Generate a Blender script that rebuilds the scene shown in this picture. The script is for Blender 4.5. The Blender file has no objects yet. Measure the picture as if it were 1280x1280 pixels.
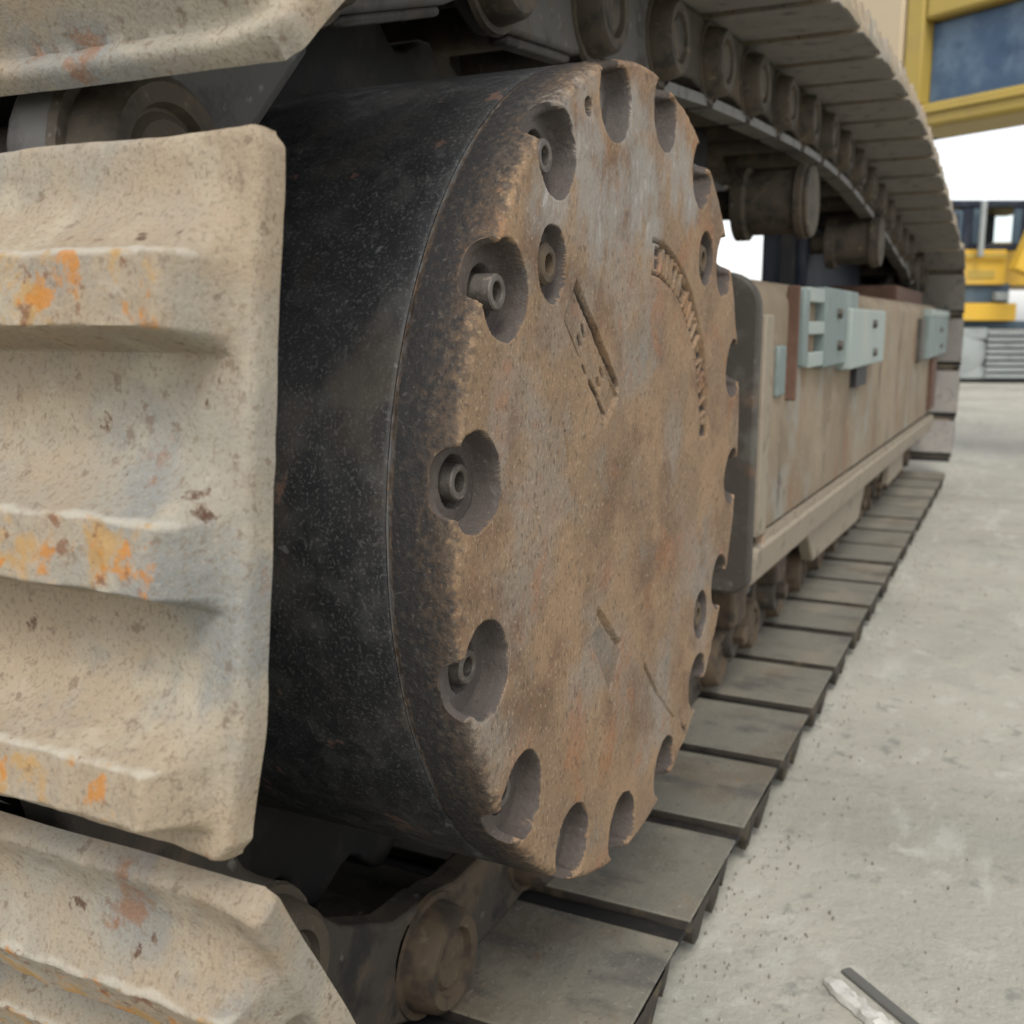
import bpy, math, random
import numpy as np
from mathutils import Vector, Matrix
random.seed(7)
rng = np.random.RandomState(11)
D2R = math.radians
SC = bpy.context.scene
COL = SC.collection

# ------------------------------------------------------------------ scale
S = 0.571            # one unit of the layout = 0.571 m (eye height over the shoes)
GZ = -1.10           # ground in layout units (the eye is at 0,0,0)

def W(p):            # layout point -> metres, ground at z = 0
    return Vector((p[0]*S, p[1]*S, (p[2]-GZ)*S))

# ------------------------------------------------------------------ camera
PITCH, YAW, FPX = D2R(10.2), D2R(25.9), 1314.0
cam_d = bpy.data.cameras.new('camera')
cam = bpy.data.objects.new('camera', cam_d); COL.objects.link(cam)
cam.location = W((0, 0, 0))
cam.rotation_euler = (math.pi/2-PITCH, 0, -math.pi/2+YAW)
cam_d.sensor_width = 36; cam_d.lens = 36*FPX/1280
cam_d.clip_start = 0.02; cam_d.clip_end = 3000
cam_d.dof.use_dof = True
cam_d.dof.focus_distance = 0.60
cam_d.dof.aperture_fstop = 12.5
SC.camera = cam

# ------------------------------------------------------------------ sky, sun, exposure
SUN_EL, SUN_AZ = D2R(52), D2R(205)      # azimuth measured counter-clockwise from +X
world = bpy.data.worlds.new('World'); SC.world = world
world.use_nodes = True
wn = world.node_tree; wn.nodes.clear()
sky = wn.nodes.new('ShaderNodeTexSky'); sky.sky_type = 'NISHITA'
sky.sun_disc = False
sky.sun_elevation = SUN_EL
sky.sun_rotation = math.pi/2-SUN_AZ
sky.air_density = 1.0; sky.dust_density = 1.5; sky.ozone_density = 1.0
hs = wn.nodes.new('ShaderNodeHueSaturation'); hs.inputs['Saturation'].default_value = 0.18
hs.inputs['Value'].default_value = 1.12
bg = wn.nodes.new('ShaderNodeBackground'); bg.inputs['Strength'].default_value = 0.15
wo = wn.nodes.new('ShaderNodeOutputWorld')
wn.links.new(sky.outputs[0], hs.inputs['Color'])
wn.links.new(hs.outputs[0], bg.inputs['Color'])
wn.links.new(bg.outputs[0], wo.inputs['Surface'])

sun_d = bpy.data.lights.new('sun', 'SUN'); sun_d.energy = 1.2; sun_d.angle = D2R(24)
sun_d.color = (1.0, 0.96, 0.9)
sun = bpy.data.objects.new('sun', sun_d); COL.objects.link(sun)
sd = Vector((math.cos(SUN_EL)*math.cos(SUN_AZ), math.cos(SUN_EL)*math.sin(SUN_AZ), math.sin(SUN_EL)))
sun.rotation_euler = sd.to_track_quat('Z', 'Y').to_euler()
sun.location = (0, -3, 6)

SC.view_settings.view_transform = 'Standard'
SC.view_settings.look = 'None'
SC.view_settings.gamma = 1
SC.view_settings.exposure = 0.6
SC.view_settings.use_curve_mapping = False
SC.render.engine = 'CYCLES'
SC.cycles.max_bounces = 6
SC.cycles.diffuse_bounces = 4

# ------------------------------------------------------------------ materials
MATS = {}
def mat(name, base, layers=(), rough=0.85, metal=0.0, bumps=(), rand=True, spec=0.3, rough_hi=None):
    """layers: (colour, scale, lo, hi, amount, detail, stretch, attribute)"""
    m = bpy.data.materials.new(name); m.use_nodes = True
    nt = m.node_tree; n = nt.nodes; l = nt.links
    b = n['Principled BSDF']
    b.inputs['Roughness'].default_value = rough
    b.inputs['Metallic'].default_value = metal
    b.inputs['Specular IOR Level'].default_value = spec
    tc = n.new('ShaderNodeTexCoord'); co = tc.outputs['Object']
    if rand:
        oi = n.new('ShaderNodeObjectInfo')
        mu = n.new('ShaderNodeMath'); mu.operation = 'MULTIPLY'; mu.inputs[1].default_value = 37.0
        l.new(oi.outputs['Random'], mu.inputs[0])
        ad = n.new('ShaderNodeVectorMath'); ad.operation = 'ADD'
        l.new(co, ad.inputs[0]); l.new(mu.outputs[0], ad.inputs[1]); co = ad.outputs[0]
    def noise(scale, detail=4, stretch=None, rough_=0.6, dist=0.0):
        v = co
        if stretch:
            vm = n.new('ShaderNodeVectorMath'); vm.operation = 'MULTIPLY'
            vm.inputs[1].default_value = stretch; l.new(co, vm.inputs[0]); v = vm.outputs[0]
        t = n.new('ShaderNodeTexNoise'); t.inputs['Scale'].default_value = scale
        t.inputs['Detail'].default_value = detail; t.inputs['Roughness'].default_value = rough_
        t.inputs['Distortion'].default_value = dist
        l.new(v, t.inputs['Vector']); return t.outputs['Fac']
    rgb = n.new('ShaderNodeRGB'); rgb.outputs[0].default_value = (*base, 1); cur = rgb.outputs[0]
    for L in layers:
        L = tuple(L)+(None,)*(8-len(L))
        colr, scale, lo, hi, amt, det, st, attr = L
        f = noise(scale, det or 5, st)
        if attr:
            at_ = n.new('ShaderNodeAttribute'); at_.attribute_name = attr
            # noise shifts the edge of the attribute mask
            s_ = n.new('ShaderNodeMath'); s_.operation = 'SUBTRACT'; l.new(f, s_.inputs[0]); s_.inputs[1].default_value = 0.5
            k_ = n.new('ShaderNodeMath'); k_.operation = 'MULTIPLY_ADD'; l.new(s_.outputs[0], k_.inputs[0])
            k_.inputs[1].default_value = 1.6; l.new(at_.outputs['Fac'], k_.inputs[2]); f = k_.outputs[0]
        mr = n.new('ShaderNodeMapRange'); mr.interpolation_type = 'SMOOTHSTEP'
        l.new(f, mr.inputs['Value']); mr.inputs['From Min'].default_value = lo; mr.inputs['From Max'].default_value = hi
        mr.inputs['To Max'].default_value = amt or 1.0
        mx = n.new('ShaderNodeMix'); mx.data_type = 'RGBA'
        l.new(mr.outputs[0], mx.inputs['Factor']); l.new(cur, mx.inputs['A']); mx.inputs['B'].default_value = (*colr, 1)
        cur = mx.outputs['Result']
    l.new(cur, b.inputs['Base Color'])
    if rough_hi is not None:
        mr = n.new('ShaderNodeMapRange'); l.new(noise(60), mr.inputs['Value'])
        mr.inputs['From Min'].default_value = 0.35; mr.inputs['From Max'].default_value = 0.65
        mr.inputs['To Min'].default_value = rough; mr.inputs['To Max'].default_value = rough_hi
        l.new(mr.outputs[0], b.inputs['Roughness'])
    nrm = None
    for bp in bumps:
        scale, dist = bp[0], bp[1]; st = bp[2] if len(bp) > 2 else None
        bm_ = n.new('ShaderNodeBump'); bm_.inputs['Strength'].default_value = 1.0
        bm_.inputs['Distance'].default_value = dist
        l.new(noise(scale, 5, st), bm_.inputs['Height'])
        if nrm: l.new(nrm, bm_.inputs['Normal'])
        nrm = bm_.outputs[0]
    if nrm: l.new(nrm, b.inputs['Normal'])
    MATS[name] = m; return m

RUST, RUSTD, ORANGE = (0.20, 0.085, 0.035), (0.07, 0.03, 0.018), (0.42, 0.17, 0.03)
mat('shoe_dust', (0.30, 0.238, 0.165), [
    ((0.265, 0.25, 0.21), 9, 0.42, 0.62, 0.8),
    ((0.36, 0.30, 0.21), 6, 0.50, 0.64, 0.6, 8),
    ((0.19, 0.20, 0.195), 10, 0.53, 0.66, 0.75, 8),
    ((0.38, 0.335, 0.25), 24, 0.52, 0.66, 0.6, 8),
    ((0.25, 0.165, 0.115), 12, 0.58, 0.72, 0.5, 8),
    ((0.14, 0.10, 0.07), 120, 0.59, 0.67, 0.65, 8),
    ((0.23, 0.105, 0.05), 20, 0.63, 0.70, 0.7, 12),
    (RUSTD, 38, 0.645, 0.69, 0.85, 12),
    ((0.18, 0.14, 0.098), 420, 0.50, 0.66, 0.6, 6),
    ((0.38, 0.33, 0.25), 700, 0.54, 0.68, 0.4, 4),
    ((0.44, 0.41, 0.34), 60, 0.55, 1.0, 0.6, 10, (.4, 1, 1), 'ridge'),
    ((0.33, 0.305, 0.255), 38, 0.85, 1.3, 0.5, 6, None, 'crest'),
    ((0.37, 0.22, 0.075), 38, 1.02, 1.20, 0.8, 12, (1, 1, 1), 'crest'),
    (ORANGE, 55, 1.08, 1.22, 0.8, 12, (1, 1, 1), 'crest'),
    ((0.17, 0.085, 0.05), 90, 1.12, 1.24, 0.8, 8, (1, 1, 1), 'crest'),
    ], rough=0.93, bumps=[(22, 0.0012), (180, 0.0004), (600, 0.0006)], spec=0.2)
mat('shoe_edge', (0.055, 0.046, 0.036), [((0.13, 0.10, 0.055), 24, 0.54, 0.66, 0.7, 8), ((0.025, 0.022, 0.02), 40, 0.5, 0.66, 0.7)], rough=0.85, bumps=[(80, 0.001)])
mat('grease_black', (0.018, 0.017, 0.016), [((0.045, 0.036, 0.028), 20, 0.5, 0.66, 0.7)], rough=0.75, bumps=[(60, 0.001)])
mat('shoe_inner', (0.165, 0.155, 0.125), [
    ((0.225, 0.20, 0.15), 8, 0.45, 0.65, 0.8, 8, (.6, 1, 1)),
    ((0.12, 0.095, 0.065), 5, 0.50, 0.66, 0.65, 10),
    ((0.075, 0.07, 0.065), 12, 0.52, 0.68, 0.7, 10, (1.5, .7, 1)),
    ((0.19, 0.12, 0.065), 30, 0.64, 0.74, 0.5, 8),
    ((0.05, 0.045, 0.04), 150, 0.60, 0.70, 0.6, 6),
    ((0.33, 0.31, 0.27), 260, 0.60, 0.70, 0.5, 4)],
    rough=0.85, bumps=[(60, 0.0015), (260, 0.0007)])
mat('shoe_under', (0.215, 0.20, 0.18), [((0.25, 0.23, 0.20), 16, 0.46, 0.64, 0.7), ((0.08, 0.075, 0.07), 30, 0.55, 0.7, 0.7)], rough=0.85, bumps=[(60, 0.0015)])
mat('drum_black', (0.027, 0.0275, 0.029), [
    ((0.062, 0.062, 0.058), 30, 0.45, 0.68, 0.8, 8),
    ((0.045, 0.043, 0.042), 12, 0.48, 0.70, 0.7),
    ((0.15, 0.147, 0.135), 460, 0.52, 0.66, 0.55, 6),
    ((0.15, 0.15, 0.145), 110, 0.60, 0.72, 0.4, 12, (1, 1, 1)),
    ((0.19, 0.11, 0.08), 38, 0.64, 0.69, 0.7, 10),
    ((0.085, 0.07, 0.052), 9, 0.52, 0.66, 0.6, 10),
    ((0.20, 0.20, 0.195), 60, 0.66, 0.70, 0.5, 10, (.35, 1, 1)),
    ((0.12, 0.105, 0.09), 7, 0.60, 0.8, 0.5)], rough=0.42, rough_hi=0.75, bumps=[(90, 0.0005), (420, 0.00025)], rand=False, spec=0.45)
mat('cover_rust', (0.215, 0.142, 0.084), [
    ((0.285, 0.185, 0.105), 12, 0.42, 0.62, 0.8),
    ((0.225, 0.207, 0.178), 9, 0.50, 0.66, 0.75, 8),
    ((0.135, 0.12, 0.095), 40, 0.45, 1.25, 0.8, 10, (1, 1, 1), 'patch'),
    ((0.135, 0.078, 0.046), 14, 0.50, 0.66, 0.7, 10),
    ((0.27, 0.12, 0.048), 18, 0.52, 0.68, 0.65, 14),
    ((0.17, 0.17, 0.145), 15, 0.58, 0.72, 0.55, 8),
    ((0.075, 0.052, 0.036), 300, 0.53, 0.66, 0.6, 8, (1, 1, .6)),
    ((0.42, 0.33, 0.22), 460, 0.56, 0.68, 0.55, 5, (1, 1, .7)),
    ((0.27, 0.26, 0.235), 60, 0.25, 0.85, 0.7, 10, (1, 1, .6), 'scuff'),
    ((0.42, 0.405, 0.38), 130, 0.75, 1.15, 0.7, 10, (1, 1, .5), 'scuff'),
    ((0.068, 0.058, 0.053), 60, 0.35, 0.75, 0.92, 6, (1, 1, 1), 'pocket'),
    ((0.075, 0.058, 0.045), 180, 0.25, 0.65, 0.85, 12, (1, 1, 1), 'rim'),
    ((0.030, 0.030, 0.031), 230, 0.45, 1.05, 0.93, 12, (1, 1, 1), 'rim'),
    ((0.17, 0.16, 0.14), 300, 0.58, 0.70, 0.40, 5),
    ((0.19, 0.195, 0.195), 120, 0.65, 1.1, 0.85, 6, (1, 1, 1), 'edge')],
    rough=0.8, bumps=[(75, 0.0009), (260, 0.0011, (1, 1, .6)), (900, 0.0004)], rand=False, spec=0.3)
mat('bolt_steel', (0.13, 0.115, 0.10), [((0.07, 0.055, 0.045), 90, 0.45, 0.65, 0.7), ((0.30, 0.24, 0.2), 200, 0.58, 0.7, 0.7)],
    rough=0.55, metal=0.4, bumps=[(300, 0.0004)])
mat('chain_grime', (0.06, 0.05, 0.04), [
    ((0.12, 0.088, 0.055), 14, 0.48, 0.66, 0.7),
    ((0.02, 0.019, 0.018), 22, 0.5, 0.68, 0.8),
    ((0.22, 0.20, 0.17), 60, 0.62, 0.74, 0.6)], rough=0.7, rough_hi=0.9, bumps=[(70, 0.0012), (300, 0.0004)])
mat('chain_rail', (0.15, 0.145, 0.13), [((0.07, 0.06, 0.05), 30, 0.5, 0.66, 0.8)], rough=0.5, metal=0.3, bumps=[(90, 0.0005)])
mat('pin_brown', (0.10, 0.072, 0.045), [((0.045, 0.035, 0.028), 28, 0.46, 0.62, 0.85, 10), ((0.19, 0.15, 0.10), 70, 0.58, 0.72, 0.5, 10)],
    rough=0.8, bumps=[(160, 0.0006)])
mat('chain_grey', (0.105, 0.10, 0.092), [((0.05, 0.045, 0.042), 20, 0.48, 0.64, 0.8, 8), ((0.26, 0.25, 0.24), 70, 0.60, 0.72, 0.6, 8), ((0.13, 0.085, 0.05), 16, 0.56, 0.7, 0.6)], rough=0.8, bumps=[(60, 0.0016)])
mat('pin_dark', (0.085, 0.068, 0.048), [((0.035, 0.03, 0.027), 30, 0.46, 0.64, 0.8), ((0.20, 0.16, 0.10), 40, 0.58, 0.72, 0.7), ((0.2, 0.19, 0.17), 160, 0.6, 0.72, 0.5)], rough=0.75, bumps=[(120, 0.001)])
mat('dark_steel', (0.022, 0.022, 0.024), [((0.06, 0.052, 0.045), 10, 0.5, 0.7, 0.7), ((0.10, 0.09, 0.08), 90, 0.62, 0.72, 0.5)],
    rough=0.6, bumps=[(80, 0.0006)])
mat('navy_dark', (0.012, 0.016, 0.028), [((0.035, 0.04, 0.055), 6, 0.45, 0.65, 0.8)], rough=0.6)
mat('frame_tan', (0.205, 0.16, 0.108), [
    ((0.26, 0.205, 0.14), 5, 0.42, 0.60, 0.8, 10, (0.6, 1, .8)),
    ((0.15, 0.118, 0.082), 6, 0.50, 0.66, 0.75, 12, (1, 1, .7)),
    ((0.24, 0.235, 0.205), 7, 0.52, 0.66, 0.65, 10),
    ((0.19, 0.10, 0.055), 8, 0.55, 0.70, 0.6, 12, (1, 1, .7)),
    ((0.065, 0.052, 0.04), 12, 0.60, 0.68, 0.7, 12, (1, 1, .5)),
    ((0.38, 0.33, 0.26), 80, 0.58, 0.70, 0.4, 6)], rough=0.9, bumps=[(40, 0.0015), (240, 0.0006)], rand=False)
mat('frame_lip', (0.26, 0.22, 0.165), [
    ((0.10, 0.085, 0.065), 20, 0.56, 0.68, 0.7, 8),((0.25, 0.21, 0.16), 12, 0.5, 0.66, 0.8), ((0.42, 0.25, 0.15), 9, 0.62, 0.72, 0.6)], rough=0.9, bumps=[(60, 0.0015)])
mat('frame_dark', (0.06, 0.052, 0.042), [
    ((0.15, 0.085, 0.05), 12, 0.54, 0.68, 0.7, 8),((0.11, 0.105, 0.085), 16, 0.5, 0.66, 0.7), ((0.16, 0.16, 0.14), 80, 0.6, 0.72, 0.5)], rough=0.6, bumps=[(70, 0.001)])
mat('teal_grey', (0.15, 0.185, 0.175), [((0.24, 0.28, 0.26), 9, 0.5, 0.66, 0.6), ((0.11, 0.12, 0.11), 30, 0.62, 0.74, 0.5)], rough=0.6, bumps=[(90, 0.0005)])
mat('pale_teal', (0.27, 0.31, 0.285), [((0.33, 0.345, 0.30), 9, 0.5, 0.66, 0.6), ((0.22, 0.25, 0.22), 30, 0.64, 0.74, 0.5)], rough=0.65, bumps=[(90, 0.0005)])
mat('plate_brown', (0.10, 0.055, 0.038), [((0.17, 0.10, 0.07), 14, 0.5, 0.66, 0.6)], rough=0.8, bumps=[(90, 0.0008)])
mat('yellow_paint', (0.40, 0.285, 0.06), [((0.34, 0.24, 0.07), 3, 0.5, 0.66, 0.7), ((0.30, 0.22, 0.10), 14, 0.66, 0.78, 0.5)], rough=0.45, spec=0.5)
mat('yellow_far', (0.62, 0.37, 0.03), [((0.55, 0.36, 0.08), 2, 0.5, 0.66, 0.7)], rough=0.45, spec=0.5)
mat('tan_panel', (0.52, 0.42, 0.28), [((0.46, 0.37, 0.25), 4, 0.5, 0.66, 0.6)], rough=0.8)
mat('blue_panel', (0.055, 0.095, 0.16), [((0.12, 0.175, 0.24), 3.5, 0.42, 0.62, 0.9), ((0.03, 0.05, 0.10), 6, 0.55, 0.7, 0.7)], rough=0.5)
mat('slate_far', (0.06, 0.09, 0.12), [((0.10, 0.14, 0.16), 4, 0.5, 0.66, 0.6)], rough=0.6)
mat('grey_far', (0.30, 0.32, 0.31), [((0.20, 0.22, 0.22), 5, 0.5, 0.66, 0.6)], rough=0.85)
mat('slot_shade_grey', (0.12, 0.118, 0.105), [((0.10, 0.10, 0.09), 40, 0.5, 0.7, 0.7)], rough=0.9)  # dark colour standing for the shade in the slot beside the mortar
mat('grit', (0.22, 0.20, 0.165), [((0.36, 0.34, 0.30), 60, 0.45, 0.55, 0.9), ((0.15, 0.13, 0.11), 45, 0.55, 0.6, 0.8)], rough=0.95)
mat('white_scrap', (0.55, 0.53, 0.48), [((0.35, 0.34, 0.3), 40, 0.55, 0.7, 0.7)], rough=0.9, bumps=[(120, 0.0015)])
mat('concrete', (0.345, 0.33, 0.275), [
    ((0.41, 0.39, 0.325), 2.2, 0.42, 0.62, 0.8, 6),
    ((0.235, 0.225, 0.185), 1.3, 0.48, 0.64, 0.6, 12, (1, .4, 1)),
    ((0.46, 0.45, 0.40), 9, 0.56, 0.68, 0.55, 10, (.5, 1.4, 1)),
    ((0.28, 0.277, 0.245), 5, 0.52, 0.70, 0.6, 8),
    ((0.47, 0.455, 0.40), 18, 0.56, 0.70, 0.6, 6),
    ((0.19, 0.19, 0.17), 26, 0.58, 0.70, 0.7, 10),
    ((0.20, 0.19, 0.165), 90, 0.58, 0.70, 0.45, 10),
    ((0.50, 0.485, 0.43), 300, 0.58, 0.70, 0.4, 3)],
    rough=0.92, bumps=[(12, 0.004), (60, 0.0022), (260, 0.0009)], rand=False)
gm = bpy.data.materials.new('cab_glass'); gm.use_nodes = True
g = gm.node_tree.nodes['Principled BSDF']; g.inputs['Base Color'].default_value = (0.85, 0.92, 0.92, 1)
g.inputs['Transmission Weight'].default_value = 1.0; g.inputs['Roughness'].default_value = 0.02; g.inputs['IOR'].default_value = 1.05
MATS['cab_glass'] = gm

# ------------------------------------------------------------------ mesh helpers (layout units)
class MB:
    def __init__(s): s.v = []; s.f = []
    def add(s, vs, fs):
        o = len(s.v); s.v += [tuple(p) for p in vs]; s.f += [tuple(i+o for i in f) for f in fs]; return s
    def hexa(s, a):      # 8 corners: bottom 4 ccw, top 4
        return s.add(a, [(3, 2, 1, 0), (4, 5, 6, 7), (0, 1, 5, 4), (1, 2, 6, 5), (2, 3, 7, 6), (3, 0, 4, 7)])
    def box(s, x0, x1, y0, y1, z0, z1):
        return s.hexa([(x0, y0, z0), (x1, y0, z0), (x1, y1, z0), (x0, y1, z0), (x0, y0, z1), (x1, y0, z1), (x1, y1, z1), (x0, y1, z1)])
    def prism(s, pts, y0, y1):      # outline in x,z extruded along y (outline ccw seen from -y)
        n = len(pts)
        vs = [(p[0], y0, p[1]) for p in pts]+[(p[0], y1, p[1]) for p in pts]
        fs = [tuple(range(n)), tuple(range(2*n-1, n-1, -1))]+[(i, i+n, (i+1) % n+n, (i+1) % n) for i in range(n)]
        return s.add(vs, fs)
    def lathe(s, prof, cx=0, cz=0, n=32, y0=0):      # prof: (r, y) list, revolved about the y axis
        vs = []; fs = []
        for r, y in prof:
            for k in range(n):
                a = 2*math.pi*k/n; vs.append((cx+r*math.cos(a), y0+y, cz+r*math.sin(a)))
        m = len(prof)
        for j in range(m-1):
            for k in range(n):
                a, b = j*n+k, j*n+(k+1) % n
                fs.append((a, b, b+n, a+n))
        if prof[0][0] > 1e-6: fs.append(tuple(range(n-1, -1, -1)))
        if prof[-1][0] > 1e-6: fs.append(tuple(range((m-1)*n, m*n)))
        return s.add(vs, fs)
    def bar(s, a, b, w, h, upv=(0, 0, 1)):      # square bar between two points
        a = Vector(a); b = Vector(b); d = (b-a).normalized(); u = Vector(upv); sd_ = d.cross(u).normalized(); u = sd_.cross(d)
        q = [(-1, -1), (1, -1), (1, 1), (-1, 1)]
        return s.hexa([a+sd_*i*w/2+u*j*h/2 for i, j in q]+[b+sd_*i*w/2+u*j*h/2 for i, j in q])

def mesh_of(mb, name, m, ang=35):
    me = bpy.data.meshes.new(name)
    me.from_pydata([(p[0]*S, p[1]*S, p[2]*S) for p in mb.v], [], mb.f); me.update()
    me.materials.append(MATS[m] if isinstance(m, str) else m)
    me.shade_smooth(); me.set_sharp_from_angle(angle=D2R(ang))
    return me

def grid_mesh(name, V, nu, nv, m, wrap_u=False, attrs=None, extra=None, ang=60):
    """V: (nv*nu,3) layout coordinates; rows v, columns u"""
    me = bpy.data.meshes.new(name)
    uu = nu if wrap_u else nu-1
    i, j = np.meshgrid(np.arange(uu), np.arange(nv-1))
    a = j*nu+i; b = j*nu+(i+1) % nu
    F = np.stack([a, b, b+nu, a+nu], -1).reshape(-1, 4)
    me.vertices.add(len(V)); me.vertices.foreach_set('co', (np.asarray(V)*S).astype(np.float32).ravel())
    me.loops.add(F.size); me.loops.foreach_set('vertex_index', F.astype(np.int32).ravel())
    me.polygons.add(len(F)); me.polygons.foreach_set('loop_start', np.arange(0, F.size, 4, dtype=np.int32))
    me.update(calc_edges=True); me.validate()
    for k, arr in (attrs or {}).items():
        at_ = me.attributes.new(k, 'FLOAT', 'POINT'); at_.data.foreach_set('value', arr.astype(np.float32).ravel())
    me.materials.append(MATS[m]); me.shade_smooth()
    if ang: me.set_sharp_from_angle(angle=D2R(ang))
    return me

ORG = {}
def thing(name, label, cat, loc, group=None, rz=0):
    o = bpy.data.objects.new(name, None); COL.objects.link(o)
    o.empty_display_size = 0.1; o.location = W(loc); o.rotation_euler = (0, 0, rz)
    o['label'] = label; o['category'] = cat
    if group: o['group'] = group
    ORG[o.name] = Vector(loc); return o

def put(name, me, parent=None, loc=(0, 0, 0), rot=(0, 0, 0), bevel=0, label=None, local=False):
    o = bpy.data.objects.new(name, me); COL.objects.link(o)
    loc = Vector(loc)
    if parent is not None:
        o.parent = parent
        o.location = (loc if local else loc-ORG[parent.name])*S
    else: o.location = W(loc)
    ORG[o.name] = loc
    o.rotation_euler = rot
    if bevel:
        md = o.modifiers.new('bevel', 'BEVEL'); md.width = bevel*S; md.segments = 2; md.limit_method = 'ANGLE'; md.angle_limit = D2R(40)
    if label: o['label'] = label
    return o

# value noise on a lattice
_lat = rng.rand(257, 257); _lat[256] = _lat[0]; _lat[:, 256] = _lat[:, 0]
def vn(x, y):
    x = np.asarray(x, float); y = np.asarray(y, float)
    xi = np.floor(x).astype(int); yi = np.floor(y).astype(int); fx = x-xi; fy = y-yi
    fx = fx*fx*(3-2*fx); fy = fy*fy*(3-2*fy); xi %= 256; yi %= 256
    a = _lat[yi, xi]; b = _lat[yi, xi+1]; c = _lat[yi+1, xi]; d = _lat[yi+1, xi+1]
    return (a*(1-fx)+b*fx)*(1-fy)+(c*(1-fx)+d*fx)*fy-0.5
def fbm(x, y, o=4):
    r = 0; a = 1
    for k in range(o): r = r+a*vn(x*2**k+17*k, y*2**k+31*k); a *= .5
    return r
def sst(a, b, x):
    t = np.clip((x-a)/(b-a), 0, 1); return t*t*(3-2*t)

# ================================================================== ground
def ground():
    mb = MB(); N = 400
    mb.add([(-N, -N, GZ-0.02), (N, -N, GZ-0.02), (N, N, GZ-0.02), (-N, N, GZ-0.02)], [(0, 1, 2, 3)])
    g = put('ground', mesh_of(mb, 'ground', 'concrete')); g['kind'] = 'structure'
    ORG['ground'] = Vector((0, 0, 0))
    # cast slabs; joints recessed between them
    xs = [-5.8, 0.1, 6.12, 12.2, 18.4, 24.6, 30.8]; ys = [-9.6, -3.3, 3.0, 9.2]
    for i in range(len(xs)-1):
        for j in range(len(ys)-1):
            mb = MB(); gpx = 0.028
            dz = random.uniform(-.002, .002)
            mb.box(xs[i]+gpx, xs[i+1]-gpx, ys[j]+gpx, ys[j+1]-gpx, GZ-0.019, GZ+dz)
            put('concrete_slab', mesh_of(mb, 'concrete_slab', 'concrete'), g, bevel=0.008, local=True)
    return g
g_ = ground()
for ch in g_.children:       # the slab meshes already hold layout coordinates
    ch.location = (0, 0, 0)
g_.location = (0, 0, -GZ*S)

# ================================================================== the excavator whose track fills the picture
CX, CZ = 1.36, -0.21          # sprocket axis
YE = 0.437                    # outboard ends of the shoes
SHW = 1.05                    # shoe width
exc = thing('crawler_excavator', 'large excavator seen close along its track, dusty tan shoes and rusty bolted final drive cover', 'excavator', (CX, YE+SHW/2, GZ))

# ---- track shoes
def shoe_mesh(name, L, nw, ns, seed, prof='wrap', height=0.052, mat_='shoe_dust', wmax=SHW, taper=.042):
    """local: x = along the track (s), y = width (0 right end .. wmax), z = outward. Triple grouser."""
    e = 0.010
    s1 = np.concatenate([[-L/2-.0], np.linspace(-L/2+.002, L/2-.002, ns), [L/2]])
    w1 = np.concatenate([[0, .002, .005], np.linspace(.010, min(.30, wmax*.5), nw), np.linspace(min(.30, wmax*.5), wmax, max(nw//4, 6))[1:-1], [wmax-.004, wmax]])
    s, w = np.meshgrid(s1, w1)       # rows: w
    k = L/0.464
    gro = [(.150, .106), (-.012, -.056), (-.165, -.200)]
    t = 0.020
    sw = s+0.004*fbm(w*9+seed, s*3, 3)
    h = np.zeros_like(s); crest = np.zeros_like(s); ridge = np.zeros_like(s)
    end = sst(0.2*taper, taper, w+0.13*taper*vn(s*30+seed, w*10))*sst(0.012, 0.060, wmax-w)
    for q, (a, b) in enumerate(gro):
        a *= k; b *= k
        up = np.clip((a+.060-sw)/.060, 0, 1)**2.3      # concave fillet rising to a crisp ridge
        ridge = np.maximum(ridge, np.exp(-((sw-a)/.005)**2)*end)
        dn = np.clip((sw-(b-.014))/.013, 0, 1)
        hh = np.where(sw > (a+b)/2, up, dn)
        lip = (1.0+0.05*vn(w*14+seed+q*7, 3.3+q)+.05*vn(w*50+seed, q))
        h = np.maximum(h, hh*height*lip*end)
        crest = np.maximum(crest, sst(.75, .98, hh)*end)
    # the outboard end: thicker rim, slightly turned up
    rim = sst(.075, .0, w)*0.007
    h = h+rim
    h = h+0.0013*fbm(s*22+seed*3, w*22, 4)+0.0012*fbm(s*90, w*90+seed, 2)
    z = t+h
    # edge rounding
    ds = np.minimum(L/2-np.abs(s), 1); dw = np.minimum(w, wmax-w)
    def rd(d, r): return np.where(d < r, r-np.sqrt(np.maximum(r*r-(r-d)**2, 0)), 0)
    z = z-rd(ds, .0075)-rd(dw, .008)
    # outline wobble and cut corners
    y = w+sst(.05, 0, w)*(0.004*fbm(s*14+seed, 2.2, 3))
    corner = sst(-L/2+.10, -L/2, s)
    y = y+sst(.10, 0, w)*corner*0.010+sst(.03, 0, w)*sst(-L/2+.014, -L/2, s)*.009
    y = y+sst(.03, 0, w)*sst(L/2-.012, L/2, s)*0.008
    x = s+sst(L/2-.03, L/2, np.abs(s))*0.004*fbm(w*10+seed, 9.1, 3)
    top = np.stack([x, y, z], -1)
    # skirt down to the inner face, as extra border rows / columns
    def pad(a, f):
        return np.concatenate([f(a[:1]), a, f(a[-1:])], 0)
    def drop(a): a = a.copy(); a[..., 2] = 0.0; return a
    G = pad(top, drop); G = np.swapaxes(pad(np.swapaxes(G, 0, 1), drop), 0, 1)
    cr = np.pad(crest, 1, mode='constant'); rg = np.pad(ridge, 1, mode='constant')
    nv, nu = G.shape[:2]
    V = G.reshape(-1, 3)
    me = grid_mesh(name, V, nu, nv, mat_, attrs={'crest': cr, 'ridge': rg}, ang=70)
    return me

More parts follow.
